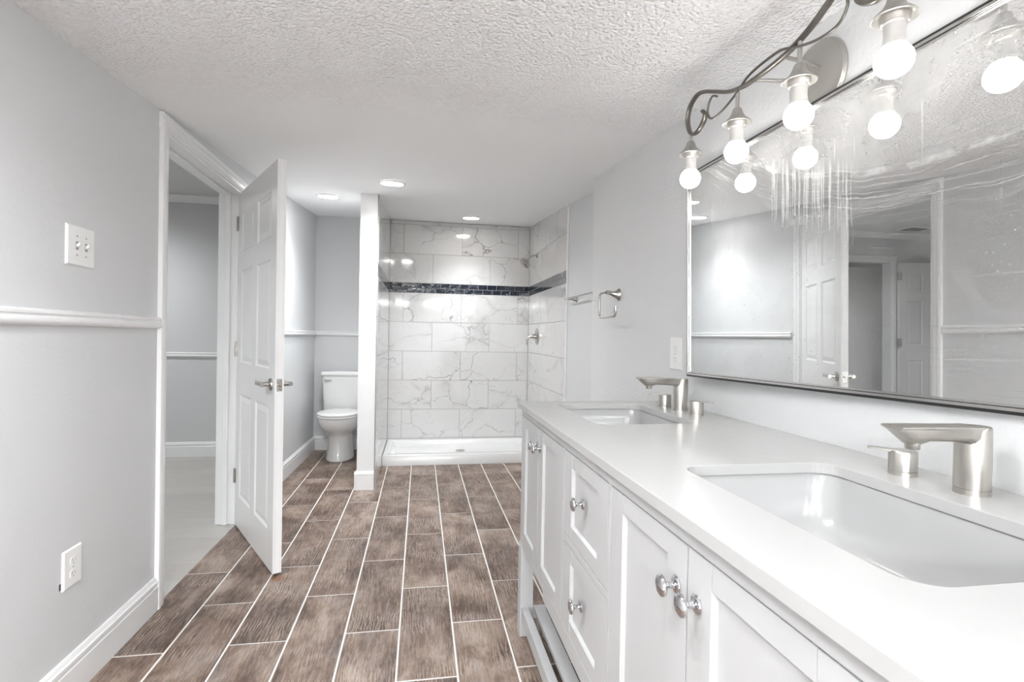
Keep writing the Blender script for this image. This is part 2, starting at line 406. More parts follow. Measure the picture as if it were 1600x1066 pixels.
# ------------------------------------------------------------------ shower tiling
def tile_wall(name, width, ztop, to3d, start, label, parent=None):
    """to3d(u, z, d): u along wall, d = depth out of the wall"""
    m = MB(); T = .011; gr = .003
    def cell(u0, u1, z0, z1, mi, e=.0012):
        u0, u1, z0, z1 = max(u0, 0)+gr/2, min(u1, width)-gr/2, z0+gr/2, min(z1, ztop)-gr/2
        if u1-u0 < .006 or z1-z0 < .006: return
        ou, ov = random.uniform(0, 60), random.uniform(0, 60); fl = random.choice((1, -1)); fl2 = random.choice((1, -1))
        a = [(u0+e, z0+e), (u1-e, z0+e), (u1-e, z1-e), (u0+e, z1-e)]; b = [(u0, z0), (u1, z0), (u1, z1), (u0, z1)]
        uv = [(ou+fl*p, ov+fl2*q) for p, q in a]
        tilt = [random.uniform(-.0006, .0006) for _ in a] if mi == 2 else [0]*4
        m.add([to3d(p, q, T+tt) for (p, q), tt in zip(a, tilt)] + [to3d(p, q, T-.0018) for p, q in b],
              [(0, 1, 2, 3), (4, 5, 1, 0), (5, 6, 2, 1), (6, 7, 3, 2), (7, 4, 0, 3)], mi, uvs=[uv, [uv[0]]*4, [uv[1]]*4, [uv[2]]*4, [uv[3]]*4])
    p = [to3d(u, z, d) for d in (0.0005, T-.0016) for u, z in ((0, 0), (width, 0), (width, ztop), (0, ztop))]
    m.add(p, [(0, 3, 2, 1), (4, 5, 6, 7), (0, 1, 5, 4), (1, 2, 6, 5), (2, 3, 7, 6), (3, 0, 4, 7)], 1)
    rows = [(1.615-.302*i, 1.615-.302*(i-1)) for i in range(6, 0, -1)]
    rows = [(max(a, 0.0), b, i) for (a, b), i in zip(rows, range(6, 0, -1))]
    rows += [(1.719, 2.020, 0), (2.020, 2.321, 1), (2.321, 2.7, 0)]
    for a, b, i in rows:
        o = start[0] if i % 2 else start[1]
        u = o - .6*4
        while u < width:
            cell(u, u+.6, a, b, 0); u += .6
    for r in range(2):
        u = -.05*r - .02
        while u < width:
            cell(u, u+.0985, 1.616+.0512*r, 1.616+.0512*(r+1), 2); u += .0985
    o = m.build(name, ['marble', 'grout2', 'navy'], parent, smooth=0)
    return struct(o, label, 'tiled wall')
X0S, X1S = -.325, 1.139
YT = YB-.011
tile_wall('wall_shower_back', X1S-X0S, cz(5.5), lambda u, z, d: (X0S+u, YB-d, z), (.14, .44), 'marble tiled shower back wall with the long navy mosaic band')
tile_wall('wall_shower_left', YT-PY0, 2.6, lambda u, z, d: (PX1+d, YT-u, z), (.3, .6), 'marble tile facing on the shower side of the partition')
tile_wall('wall_shower_right', YT-4.06, 2.6, lambda u, z, d: (XS-d, YT-u, z), (.25, .55), 'marble tiled shower wall carrying the shower head')
struct(MB().box(XS-.013, XS-.0005, 4.045, 4.06, 0, 2.28).build('trim_1', 'caulk', bevel=.002), 'thin white vertical edging of the right shower tiles', 'tile edging')

# ------------------------------------------------------------------ trims
def run(m, a, b, nrm, prof, mi=0):
    """extrude profile [(out, z)] from a to b (2D points) against a wall whose room side is nrm"""
    a, b, n = Vector((*a, 0)), Vector((*b, 0)), Vector((*nrm, 0)).normalized()
    m.loft([[p+n*d+Vector((0, 0, z)) for d, z in prof] for p in (a, b)], True, True, mi)
BASE = [(0, 0), (.016, 0), (.016, .098), (.0135, .101), (.0135, .107), (.016, .109), (.016, .122), (.011, .126), (.009, .133), (.005, .139), (0, .140)]
def rail(z0, h=.048): return [(0, z0), (.010, z0+.001), (.017, z0+.006), (.020, z0+.014), (.018, z0+.022), (.013, z0+.026), (.013, z0+.031), (.017, z0+.034), (.017, z0+.041), (.010, z0+h-.001), (0, z0+h)]
def sstruct(mb, name, label, cat, mat='trim', **kw): return struct(mb.build(name, mat, **kw), label, cat)

CA0 = 2.425   # near casing outer edge
m = MB(); run(m, (XL, Y0+.02), (XL, CA0-.002), (1, 0), BASE); sstruct(m, 'baseboard_left', 'white moulded baseboard below the left wall outlet', 'baseboard')
m = MB(); run(m, (XL+.002, 3.56), (-1.05+.001, YB-.001), (1, -.02), BASE); sstruct(m, 'baseboard_toilet_side', 'white baseboard along the wall left of the toilet', 'baseboard')
m = MB(); run(m, (-1.04, YB), (PX0, YB), (0, -1), BASE); sstruct(m, 'baseboard_back', 'white baseboard on the wall behind the toilet', 'baseboard')
m = MB(); run(m, (XR, Y0+.02), (XR, .3), (-1, 0), BASE); sstruct(m, 'baseboard_right', 'white baseboard on the right wall', 'baseboard')
m = MB()
pb = [(PX0, PY0), (PX1, PY0)]
run(m, (PX0-.016, PY0), (PX1+.002, PY0), (0, -1), BASE)
run(m, (PX0, PY0), (PX0, YB-.02), (-1, 0), BASE)
sstruct(m, 'baseboard_partition', 'white baseboard wrapping the end of the partition wall', 'baseboard')
m = MB(); run(m, (XL, Y0+.02), (XL, 2.13), (1, 0), rail(1.189)); run(m, (XL, 2.131), (XL, CA0-.001), (1, 0), rail(1.187)); sstruct(m, 'trim_2', 'white chair rail on the left wall beside the doorway', 'chair rail')
m = MB(); run(m, (XL+.002, 3.57), (-1.05+.001, YB-.001), (1, -.02), rail(1.156, .046)); run(m, (-1.04, YB), (PX0, YB), (0, -1), rail(1.156, .046)); sstruct(m, 'trim_3', 'white chair rail around the toilet alcove', 'chair rail')

# door casing + jamb
def casing_prof(wd): return [(0, 0), (.011, 0), (.013, .006), (.010, .010), (.016, .016), (.017, wd*.55), (.014, wd*.6), (.018, wd*.66), (.020, wd-.006), (.017, wd), (0, wd)]
m = MB()
W = .060
def vert_casing(m, yin, sgn, z1, x=XL, out=1, wd=W):
    pr = casing_prof(wd)
    m.loft([[(x+out*d, yin+sgn*e, z) for d, e in pr] for z in (0, z1)])
vert_casing(m, DY0, -1, DH+W)
vert_casing(m, DY1, 1, DH+W, wd=.07)
m.loft([[(XL+d, y, DH+e) for d, e in casing_prof(.066)] for y in (DY0-W-.004, DY1+.10)])
sstruct(m, 'trim_4', 'white moulded casing around the bathroom doorway', 'door casing')
m = MB()
m.box(XLO-.01, XL+.004, DY1-.02, DY1+.0, 0, DH); m.box(XLO-.01, XL+.004, DY0, DY0+.008, 0, DH); m.box(XLO-.01, XL+.004, DY0+.008, DY1-.02, DH-.012, DH)
m.box(XLO+.03, XLO+.06, DY1-.032, DY1-.02, 0, DH-.012); m.box(XLO+.03, XLO+.06, DY0+.02, DY1-.032, DH-.024, DH-.012)
sstruct(m, 'trim_5', 'white door jamb lining the bathroom doorway', 'door jamb', bevel=.0015)

# ------------------------------------------------------------------ six panel doors
def panel_door(L, H_, T, name, label, parts=True):
    """hinge edge at origin, leaf along +x, thickness centred on y"""
    m = MB(); t = T/2; s = .105; ms = .095
    m.box(0, L, -t+.009, t-.009, 0, H_)
    rows = [(.19*H_/2, .80*H_/2), (.985*H_/2, 1.53*H_/2), (1.64*H_/2, 1.87*H_/2)]
    xs = [(s, L/2-ms/2), (L/2+ms/2, L-s)]
    for sg in (-1, 1):
        y0, y1 = sg*(t-.009), sg*t
        for a, b in ((0, s), (L/2-ms/2, L/2+ms/2), (L-s, L)): m.box(a, b, y0, y1, 0, H_)
        zz = [0]+[q for r in rows for q in r]+[H_]
        for a, b in zip(zz[::2], zz[1::2]):
            for xa, xb in xs: m.box(xa, xb, y0, y1, a, b)
        for xa, xb in xs:
            for za, zb in rows:
                def R_(i, y): return [(xa+i, y, za+i), (xb-i, y, za+i), (xb-i, y, zb-i), (xa+i, y, zb-i)]
                m.loft([R_(0, sg*t), R_(.010, sg*(t-.0075)), R_(.016, sg*(t-.0075)), R_(.040, sg*(t-.002))], False, True)
    return m

hx, hy = -1.083, 3.440
fx, fy = -.670, 2.692
ang = math.atan2(fy-hy, fx-hx); L = math.hypot(fx-hx, fy-hy)
T = .042
dr = panel_door(L, 2.004, T, '', '').build('door_1', 'door', smooth=0, bevel=.0008, seg=1)
dr.location = (hx, hy, .010); dr.rotation_euler = (0, 0, ang)
struct(dr, 'white six panel bathroom door standing open', 'door')
def lever(sg):
    m = MB(); zc, xc = .915, L-.062
    A = Matrix.Translation((xc, sg*T/2, zc)) @ Matrix.Rotation(-sg*PI/2, 4, 'X')
    m.lathe([(.0, 0), (.030, 0), (.031, .004), (.029, .009), (.016, .011), (.012, .014), (.012, .040), (.0, .040)], 28, mat=A, cap0=False, cap1=False)
    y = sg*(T/2+.045)
    m.tube([(xc+.014, y, zc), (xc-.02, y, zc), (xc-.085, y, zc+.001), (xc-.098, y, zc+.002)], [.0115, .0115, .010, .0085], 18)
    m.tube([(xc-.098, y+sg*.0, zc-.004), (xc-.120, y, zc+.010)], [.008, .003], 12)
    return m
for sg in (-1, 1):
    lever(sg).build('door_lever', 'darknickel', dr)['label'] = 'satin nickel lever handle'
m = MB(); m.box(L-.0005, L+.0022, -.0125, .0125, .885, .945); m.box(L+.0022, L+.0028, -.003, .003, .892, .897, 1); m.box(L+.0022, L+.0028, -.003, .003, .933, .938, 1)
m.lathe([(0, 0), (.0085, 0), (.0085, .008), (.004, .012), (0, .012)], 16, mat=TX(L+.002, 0, .915) @ AXp)
m.build('latch_plate', ['darknickel', 'grey_slot'], dr)['label'] = 'nickel latch plate on door edge'
for z in (.25, 1.02, 1.78):
    m = MB(); m.lathe([(0, 0), (.006, 0), (.006, .088), (0, .088)], 12, mat=TX(-.004, -T/2-.004, z)); m.box(0, .028, -T/2-.0015, -T/2+.001, z, z+.088)
    m.build('door_hinge', 'darknickel', dr)

# ------------------------------------------------------------------ hall / bedroom behind the doorway
HX0, HY0, HYB, HZ = -5.25, 1.1, 5.35, 2.44
struct(MB().box(HX0-.1, XL-.013, HY0-.1, 7.0, -.06, -.001).build('floor_hall', 'hallfloor', smooth=0), 'pale vinyl plank floor beyond the doorway', 'floor')
ODX0, ODX1, ODH = -4.22, -3.44, 2.085
m = MB(); m.box(HX0, ODX0, HYB, HYB+.12, 0, 2.6); m.box(ODX1, XLO, HYB, HYB+.12, 0, 2.6); m.box(ODX0, ODX1, HYB, HYB+.12, ODH, 2.6)
struct(m.build('wall_hall_back', 'hall_wall', smooth=0), 'grey far wall seen through the doorway', 'wall')
struct(MB().box(HX0-.12, HX0, HY0-.12, 7.0, 0, 2.6).build('wall_hall_left', 'hall_wall', smooth=0), 'grey side wall of the far room', 'wall')
struct(MB().box(HX0, XLO, HY0-.12, HY0, 0, 2.6).build('wall_hall_front', 'hall_wall', smooth=0), 'grey near wall of the far room', 'wall')
struct(MB().box(HX0, XLO-.0005, HY0, HYB, HZ, HZ+.08).build('ceiling_hall', 'hall_ceiling', smooth=0), 'pale ceiling of the far room', 'ceiling')
m = MB(); m.box(-4.65, -3.0, 6.9, 7.0, 0, 2.45); m.box(-3.0, -2.9, HYB+.12, 7.0, 0, 2.45); m.box(-4.75, -4.65, HYB+.12, 7.0, 0, 2.45); m.box(-4.75, -2.9, HYB+.12, 7.0, 2.45, 2.5)
struct(m.build('wall_closet', 'beige', smooth=0), 'beige inside of the small room beyond the far doorway', 'wall')
struct(MB().box(-3.95, -4.6, 5.75, 5.79, 0.01, 2.06).build('door_3', 'door', bevel=.002), 'plain white panel inside the far doorway', 'door')
m = MB(); run(m, (XLO-.001, HYB), (ODX1+.062, HYB), (0, -1), BASE); sstruct(m, 'baseboard_hall', 'white baseboard on the far wall through the doorway', 'baseboard')
m = MB(); run(m, (XLO-.001, HYB), (ODX1+.062, HYB), (0, -1), rail(.932, .046)); sstruct(m, 'trim_6', 'white chair rail on the far wall through the doorway', 'chair rail')
m = MB(); run(m, (XLO-.001, HYB), (HX0+.001, HYB), (0, -1), [(0, HZ-.068), (.008, HZ-.068), (.012, HZ-.058), (.03, HZ-.03), (.05, HZ-.014), (.05, HZ-.001), (0, HZ-.001)])
sstruct(m, 'trim_7', 'pale crown moulding along the far wall', 'crown moulding')
m = MB()
for x, sg in ((ODX0, -1), (ODX1, 1)): m.loft([[(x+sg*e, HYB-d, z) for d, e in casing_prof(.06)] for z in (0, ODH+.06)])
m.loft([[(x, HYB-d, ODH+e) for d, e in casing_prof(.06)] for x in (ODX0-.06, ODX1+.06)])
m.box(ODX0, ODX0+.015, HYB, HYB+.12, 0, ODH); m.box(ODX1-.015, ODX1, HYB, HYB+.12, 0, ODH); m.box(ODX0+.015, ODX1-.015, HYB, HYB+.12, ODH-.015, ODH)
sstruct(m, 'trim_8', 'white casing of the far doorway', 'door casing')
d2 = panel_door(.76, 2.05, .035, '', '').build('door_2', 'door', smooth=0)
d2.location = (-4.262, HYB-.052, .01); d2.rotation_euler = (0, 0, PI+.10)
struct(d2, 'white panel door folded back against the far wall', 'door')
for z in (.3, 1.0, 1.83):
    m = MB(); m.lathe([(0, 0), (.008, 0), (.008, .1), (0, .1)], 12, mat=TX(-.012, .024, z)); m.box(-.045, .03, .0185, .022, z, z+.1)
    m.build('door_hinge', 'nickel', d2)
t = thing('ceiling_vent', 'slim ceiling vent in the far room, seen only in the mirror', 'vent', (-4.18, 5.03, HZ))
m = MB(); m.box(-.17, .17, -.09, .09, -.012, -.0005); m.build('vent_frame', 'trim', t, bevel=.002)
m = MB()
for i in range(6): m.box(-.14, .14, -.070+.025*i, -.058+.025*i, -.018, -.012)
m.build('vent_slats', 'dark', t)['label'] = 'dark slotted grille'

# ------------------------------------------------------------------ recessed downlights, plus fill lights added out of view
def downlight(x, y, z, label, mat='can', group=None, r=.075, slope=.083, power=1.0, cone=160):
    t = thing('recessed_light', label, 'ceiling light', (x, y, z), group=group)
    t.rotation_euler = (math.atan(slope), 0, 0)
    MB().lathe([(r, -.001), (r+.018, -.001), (r+.018, -.005), (r+.002, -.009), (r, -.008)], 40, cap0=False, cap1=False).add([], []).build('trim_ring', 'trim', t)
    MB().lathe([(0.0, -.0015), (r, -.0015), (r, -.0065), (0, -.0065)], 40, cap0=False, cap1=False).build('lens', mat, t)
    ld = bpy.data.lights.new('downlight_beam', 'SPOT'); ld.energy = SPOT_W*power; ld.spot_size = math.radians(cone); ld.spot_blend = .8 if cone > 150 else 1.0; ld.shadow_soft_size = r; ld.color = (.945, .98, 1)
    lo = bpy.data.objects.new('downlight_beam', ld); C.objects.link(lo); lo.parent = t; lo.location = (0, 0, -.03)
    return t
downlight(-.731, 4.305, cz(4.305), 'round recessed ceiling light above the toilet alcove entrance', power=.60, cone=125)
downlight(-.206, 3.636, cz(3.636), 'round recessed ceiling light in front of the partition, the largest in view', power=.9)
downlight(.46, 5.07, cz(5.07), 'round recessed ceiling light inside the shower', power=.62, cone=112)
downlight(-2.79, 4.47, HZ, 'round ceiling light in the far room, seen only in the mirror', slope=0, power=1.0)
for x, lab in ((-.62, 'added square fill light panel, unseen behind the camera on the left'), (.38, 'added square fill light panel, unseen behind the camera on the right')):  # panels added out of view to brighten the room
    t = thing('added_fill_panel', lab, 'ceiling light', (x, -2.35, cz(-2.35)))
    m = MB(); m.box(-.31, .31, -.31, .31, -.028, -.001); m.build('panel_frame', 'trim', t, bevel=.002)
    MB().box(-.29, .29, -.29, .29, -.031, -.028).build('diffuser', 'panel', t)
downlight(-.12, .62, cz(.62), 'round recessed ceiling light over the walkway beside the vanity, above the picture', slope=.011, power=.36)
downlight(-.60, .90, cz(.90), 'added round recessed fill light near the left wall, above the picture', slope=.011, power=.36)  # unseen lamp added to brighten the left wall
downlight(-.45, -.75, cz(-.75), 'added round recessed fill light, unseen behind the camera', slope=.011, power=1.0)  # extra lamp put in as fill for the camera end
downlight(-2.4, 2.3, HZ, 'added round fill light, unseen at the near end of the far room', slope=0, power=1.0)  # second lamp added unseen to light the far room

# ------------------------------------------------------------------ shower pan and fittings
t = thing('shower_pan', 'low white shower pan against the marble back wall', 'shower pan', (.4, 4.81, 0))
xa, xb, ya, yb = X0S+.001-.4, X1S-.001-.4, 0.0, YT-4.81-.001
def rr(x0, x1, y0, y1, r, z, n=6):
    out = []
    for cx, cy, a0 in ((x1-r, y1-r, 0), (x0+r, y1-r, PI/2), (x0+r, y0+r, PI), (x1-r, y0+r, 1.5*PI)):
        for i in range(n+1):
            a = a0+PI/2*i/n; out.append((cx+r*math.cos(a), cy+r*math.sin(a), z))
    return out
m = MB()
m.loft([rr(xa, xb, ya, yb, .004, 0), rr(xa, xb, ya, yb, .004, .088), rr(xa+.006, xb-.006, ya+.006, yb-.006, .006, .096), rr(xa+.05, xb-.05, ya+.07, yb-.05, .03, .096),
        rr(xa+.06, xb-.06, ya+.082, yb-.06, .04, .088), rr(xa+.09, xb-.09, ya+.115, yb-.09, .05, .050), rr(xa+.6, xb-.6, ya+.30, yb-.30, .02, .044)])
m.build('pan', 'pan', t, smooth=40)
MB().lathe([(0, 0), (.045, 0), (.045, .004), (0, .005)], 32, mat=TX(0, .37, .0445)).build('drain', 'darknickel', t)

t = thing('wall_shower', 'brushed nickel shower head on a bent arm, high on the right tiled wall', 'shower', (XS-.011, 5.15, 1.995))
m = MB(); m.lathe([(0, 0), (.026, 0), (.027, .003), (.018, .010), (.011, .012), (0, .012)], 28, mat=AXm); m.build('flange', 'darknickel', t)
m = MB(); m.tube(smooth_path([(-.006, 0, 0), (-.04, 0, -.002), (-.075, 0, -.022), (-.098, -.004, -.052)], 6), .0095, 14)
m.build('arm', 'darknickel', t)
d = Vector((-.60, -.12, -.60)).normalized(); q = d.to_track_quat('Z', 'Y').to_matrix().to_4x4()
m = MB(); m.lathe([(0, -.012), (.013, -.012), (.016, 0), (.013, .012), (.022, .024), (.052, .034), (.057, .040), (.057, .052), (.052, .056), (0, .057)], 36, mat=TX(-.098, -.004, -.052) @ q, cap0=False, cap1=False)
m.build('spray_head', 'darknickel', t)

t = thing('shower_valve', 'brushed nickel round shower valve with lever handle below the shower head', 'shower valve', (XS-.011, 5.10, 1.185))
MB().lathe([(0, 0), (.080, 0), (.082, .003), (.074, .009), (.045, .014), (0, .014)], 44, mat=AXm, cap0=False, cap1=False).build('escutcheon', 'darknickel', t)
m = MB(); m.lathe([(0, .01), (.030, .012), (.024, .03), (.021, .062), (.016, .068), (0, .07)], 28, mat=AXm, cap0=False, cap1=False)
m.tube(smooth_path([(-.050, 0, 0), (-.075, .0, -.006), (-.098, .0, -.030), (-.104, 0, -.062), (-.101, 0, -.082)], 6), [.013]*6+[.011]*8+[.008]*10+[.007], 14)
m.build('valve_handle', 'darknickel', t)

# ------------------------------------------------------------------ towel bar and towel ring
t = thing('towel_bar', 'straight nickel towel bar on the recessed wall beside the shower', 'towel bar', (XS, 3.5, 1.48))
for y in (.30, -.25):
    MB().lathe([(0, 0), (.024, 0), (.024, .004), (.014, .018), (.009, .045), (.009, .068), (0, .070)], 24, mat=TX(0, y, -.012) @ AXm, cap0=False, cap1=False).build('post', 'darknickel', t)
MB().box(-.078, -.064, -.34, .39, -.014, -.004).build('bar', 'darknickel', t, bevel=.003)
t = thing('towel_ring', 'square open nickel towel ring on the textured wall by the mirror', 'towel ring', (XR, 2.655, 1.413))
MB().loft([[(-x, r*1.0*math.cos(2*PI*k/28), r*1.25*math.sin(2*PI*k/28)+dz) for k in range(28)] for x, r, dz in ((0, .027, 0), (.004, .027, 0), (.016, .017, 0), (.040, .010, .004), (.062, .0085, .010), (.072, .0085, .010))]).build('post', 'darknickel', t, smooth=50)
pr_ = [(-.066, .02, .011), (-.066, .105, .011), (-.066, .118, .005), (-.066, .122, -.008), (-.066, .122, -.105), (-.066, .117, -.117), (-.066, .105, -.122), (-.066, -.100, -.122), (-.066, -.118, -.117), (-.066, -.123, -.105), (-.066, -.123, -.070)]
MB().tube(pr_, .0062, 10).build('ring', 'darknickel', t)

# ------------------------------------------------------------------ plates
def outlet_plate(name, loc, sgn, wd, ht, label, switch=False):
    """plate on a wall whose room side is sgn*x"""
    t = thing(name, label, 'light switch' if switch else 'outlet', loc)
    A = Matrix.Scale(sgn, 4, (1, 0, 0))
    m = MB()
    def R_(i, x): return [(sgn*x, -wd/2+i, -ht/2+i), (sgn*x, wd/2-i, -ht/2+i), (sgn*x, wd/2-i, ht/2-i), (sgn*x, -wd/2+i, ht/2-i)]
    m.loft([R_(0, .0), R_(0, .003), R_(.004, .0065)])
    m.build('plate', 'plastic', t, smooth=0)
    if switch:
        for y in (-.023, .023):
            m = MB(); m.box(sgn*.0062, sgn*.0075, y-.006, y+.006, -.013, .013)
            m.build('switch_slot', 'grey_slot', t)
            m = MB(); m.loft([[(sgn*.006, y-.0042, a), (sgn*.006, y+.0042, a), (sgn*.017, y+.0038, a+.007), (sgn*.017, y-.0038, a+.007)] for a in (-.006, .004)])
            m.build('toggle', 'plastic', t, smooth=0)
        for y in (-.023, .023):
            for z in (-.030, .030):
                MB().lathe([(0, 0), (.003, 0), (.0026, .001), (0, .001)], 12, mat=TX(sgn*.0065, y, z) @ (AXp if sgn > 0 else AXm)).build('screw', 'grey_slot', t)
    else:
        for z in (-.021, .021):
            n = 20; ring = []
            for k in range(n):
                a = 2*PI*k/n; yy, zz = .0165*math.cos(a), .0165*math.sin(a); zz = max(-.0135, min(.0135, zz)); ring.append((yy, zz+z))
            f = MB().loft([[(sgn*.0060, yy, zz) for yy, zz in ring], [(sgn*.0078, yy*.97, z+(zz-z)*.97) for yy, zz in ring]]).build('socket', 'plastic', t, smooth=0)
            m = MB(); m.box(sgn*.0076, sgn*.0081, -.0075, -.0055, z-.001, z+.008); m.box(sgn*.0076, sgn*.0081, .0055, .0075, z-.001, z+.007); m.box(sgn*.0076, sgn*.0081, -.002, .002, z-.010, z-.006)
            m.build('slots', 'grey_slot', f)
        MB().lathe([(0, 0), (.0028, 0), (.0024, .001), (0, .001)], 12, mat=TX(sgn*.0065, 0, 0) @ (AXp if sgn > 0 else AXm)).build('screw', 'grey_slot', t)
    return t
outlet_plate('light_switch', (XL, 1.911, 1.445), 1, .140, .126, 'white double toggle light switch on the left wall above the chair rail', True)
outlet_plate('wall_outlet', (XL, 1.886, .419), 1, .090, .123, 'white wall outlet low on the left wall near the baseboard')
outlet_plate('wall_outlet', (XR, 2.006, 1.121), -1, .098, .132, 'white wall outlet above the counter beside the mirror')
# torn drywall gap by the lower left outlet is a mark of its own on the wall
struct(MB().box(XL, XL+.0006, 1.830, 1.838, .366, .386).build('trim_9', 'dark', smooth=0), 'small dark gap in the drywall beside the low outlet', 'wall gap')

# ------------------------------------------------------------------ mirror
t = thing('wall_mirror', 'large mirror with thin silver frame and smeared glass above the vanity', 'mirror', (.9985, 1.812, 1.045))
# hung slightly askew: turned about the vertical, leaning forward and not quite level
t.rotation_euler = (Matrix.Rotation(math.radians(2.2), 4, 'Z') @ Matrix.Rotation(math.radians(-.75), 4, 'Y') @ Matrix.Rotation(math.radians(-.75), 4, 'X')).to_euler()
ML, MH = 1.21, .748
MB().add([(-.018, -ML+.010, .010), (-.018, -.010, .010), (-.018, -.010, MH-.010), (-.018, -ML+.010, MH-.010), (-.008, -ML+.010, .010), (-.008, -.010, .010), (-.008, -.010, MH-.010), (-.008, -ML+.010, MH-.010)],
         [(0, 1, 2, 3), (4, 5, 6, 7), (0, 1, 5, 4), (1, 2, 6, 5), (2, 3, 7, 6), (3, 0, 4, 7)]).build('mirror_glass', 'mirror', t, smooth=0)
m = MB()
def frame_ring(i0, i1, x0, x1, mi):
    def R_(i, x): return [(-x, -ML+i, i), (-x, -i, i), (-x, -i, MH-i), (-x, -ML+i, MH-i)]
    m.loft([R_(i0, x0), R_(i0, x1), R_(i1, x1), R_(i1, x0)], False, False, mi)
frame_ring(0, .0065, .0, .022, 1); frame_ring(.0065, .0125, .0, .0245, 0); frame_ring(.0125, .0138, .0, .021, 1); frame_ring(.0138, .018, 0, .0205, 0)
m.build('mirror_frame', ['frame', 'black_edge'], t, smooth=0)

# ------------------------------------------------------------------ vanity cabinet
VX, VXB = .405, XR-.003
VY0, VY1 = .348, 2.058
t = thing('vanity_cabinet', 'white double vanity cabinet with shaker doors, two drawers and open slatted base', 'vanity', ((VX+VXB)/2, 1.2, 0))
ox, oy = (VX+VXB)/2, 1.2
def loc_build(m, name, mat, **kw):
    for i, p in enumerate(m.v): m.v[i] = Vector((p.x-ox, p.y-oy, p.z))
    return m.build(name, mat, t, **kw)
FR = VX+.018      # carcass front behind the doors
m = MB()
m.box(FR, VXB, VY0+.004, VY0+.022, .36, .897); m.box(FR, VXB, VY1-.022, VY1-.004, .36, .897)
m.box(FR, VXB, VY0+.022, VY1-.022, .36, .378); m.box(VXB-.012, VXB, VY0+.022, VY1-.022, .378, .897)
m.box(FR, FR+.012, VY0+.022, VY1-.022, .378, .897)
loc_build(m, 'carcass', 'cabinet', smooth=0)
m = MB()      # face frame strips flush around the doors
m.box(VX, FR, VY0, VY1, .868, .897); m.box(VX, FR, 1.0635, 1.0765, .375, .868); m.box(VX, FR, 1.4265, 1.4435, .375, .868)
m.box(VX, FR, VY0, .405, .375, .868); m.box(VX, FR, 2.043, VY1, .375, .868)
m.box(VX, FR, 1.078, 1.425, .612, .630)
loc_build(m, 'face_frame', 'cabinet', bevel=.0012, seg=1, smooth=0)
m = MB(); yc = 1.205
pts = [(VY0, .375), (VY0, .350), (yc-.445, .350), (yc-.455, .324), (yc+.455, .324), (yc+.445+.01, .350), (VY1, .350), (VY1, .375)]
m.loft([[(x, y, z) for y, z in pts] for x in (VX, FR)])
loc_build(m, 'apron', 'cabinet', bevel=.001, seg=1, smooth=0)
def knob_mesh(y, z, parent):
    m = MB(); m.lathe([(0, 0), (.0140, 0), (.0145, .0015), (.0125, .0040), (.0060, .0060), (.0048, .011), (.0052, .017), (.0085, .0205), (.0165, .0235), (.0175, .0255), (.0160, .0290), (.0100, .0315), (0, .0325)], 32,
                      mat=TX(VX-.0005-ox, y-oy, z) @ AXm, cap0=False, cap1=False)
    return m.build('knob', 'chrome', parent, smooth=50)
def shaker(y0, y1, z0, z1, st, rl, name, ky, kz):
    g_ = .0021; y0 += g_; y1 -= g_; z0 += g_; z1 -= g_
    m = MB(); X0, X1 = VX, FR-.001
    m.box(X0, X1, y0, y0+st, z0, z1); m.box(X0, X1, y1-st, y1, z0, z1)
    e = .0007
    m.box(X0+e, X1, y0+st+e, y1-st-e, z1-rl, z1); m.box(X0+e, X1, y0+st+e, y1-st-e, z0, z0+rl)
    # sloped inner edge and recessed panel
    def R_(i, x): return [(x, y0+st+i, z0+rl+i), (x, y1-st-i, z0+rl+i), (x, y1-st-i, z1-rl-i), (x, y0+st+i, z1-rl-i)]
    m.loft([R_(0, X0+.0015), R_(.004, X0+.009), R_(.0045, X0+.0095)], False, True)
    o = loc_build(m, name, 'cabinet', bevel=.0009, seg=1, smooth=0)
    knob_mesh(ky, kz, o); return o
shaker(1.757, 2.042, .376, .868, .058, .038, 'cabinet_door', 1.784, .803)
shaker(1.444, 1.757, .376, .868, .060, .038, 'cabinet_door', 1.728, .803)
shaker(.7365, 1.063, .376, .868, .064, .038, 'cabinet_door', .768, .793)
shaker(.406, .7365, .376, .868, .064, .038, 'cabinet_door', .706, .793)
shaker(1.077, 1.426, .631, .868, .068, .038, 'drawer', 1.252, .766)
shaker(1.077, 1.426, .376, .611, .068, .038, 'drawer', 1.252, .510)
for x in (.400, VXB-.05):
    for ya, yb in ((VY0-.002, VY0+.05), (VY1-.048, VY1+.004)):
        m = MB(); m.box(x, x+.052, ya, yb, 0.001, .897 if x > .5 else .352)
        if x < .5: m.box(x+.002, x+.05, ya, yb, .35, .362)
        loc_build(m, 'leg', 'cabinet', bevel=.0015, smooth=0)
m = MB()
for a, b, zt, zb in ((.405, .434, .118, .066), (.453, .497, .124, .106), (.56, .60, .124, .106), (.66, .70, .124, .106), (.76, .80, .124, .106), (.86, .90, .124, .106), (VXB-.045, VXB-.005, .118, .066)):
    m.box(a, b, VY0+.05, VY1-.048, zb, zt)
for ya in (VY0+.012, VY1-.040): m.box(.452, VXB-.05, ya, ya+.026, .066, .106)
loc_build(m, 'slatted_shelf', 'cabinet', bevel=.0012, smooth=0)

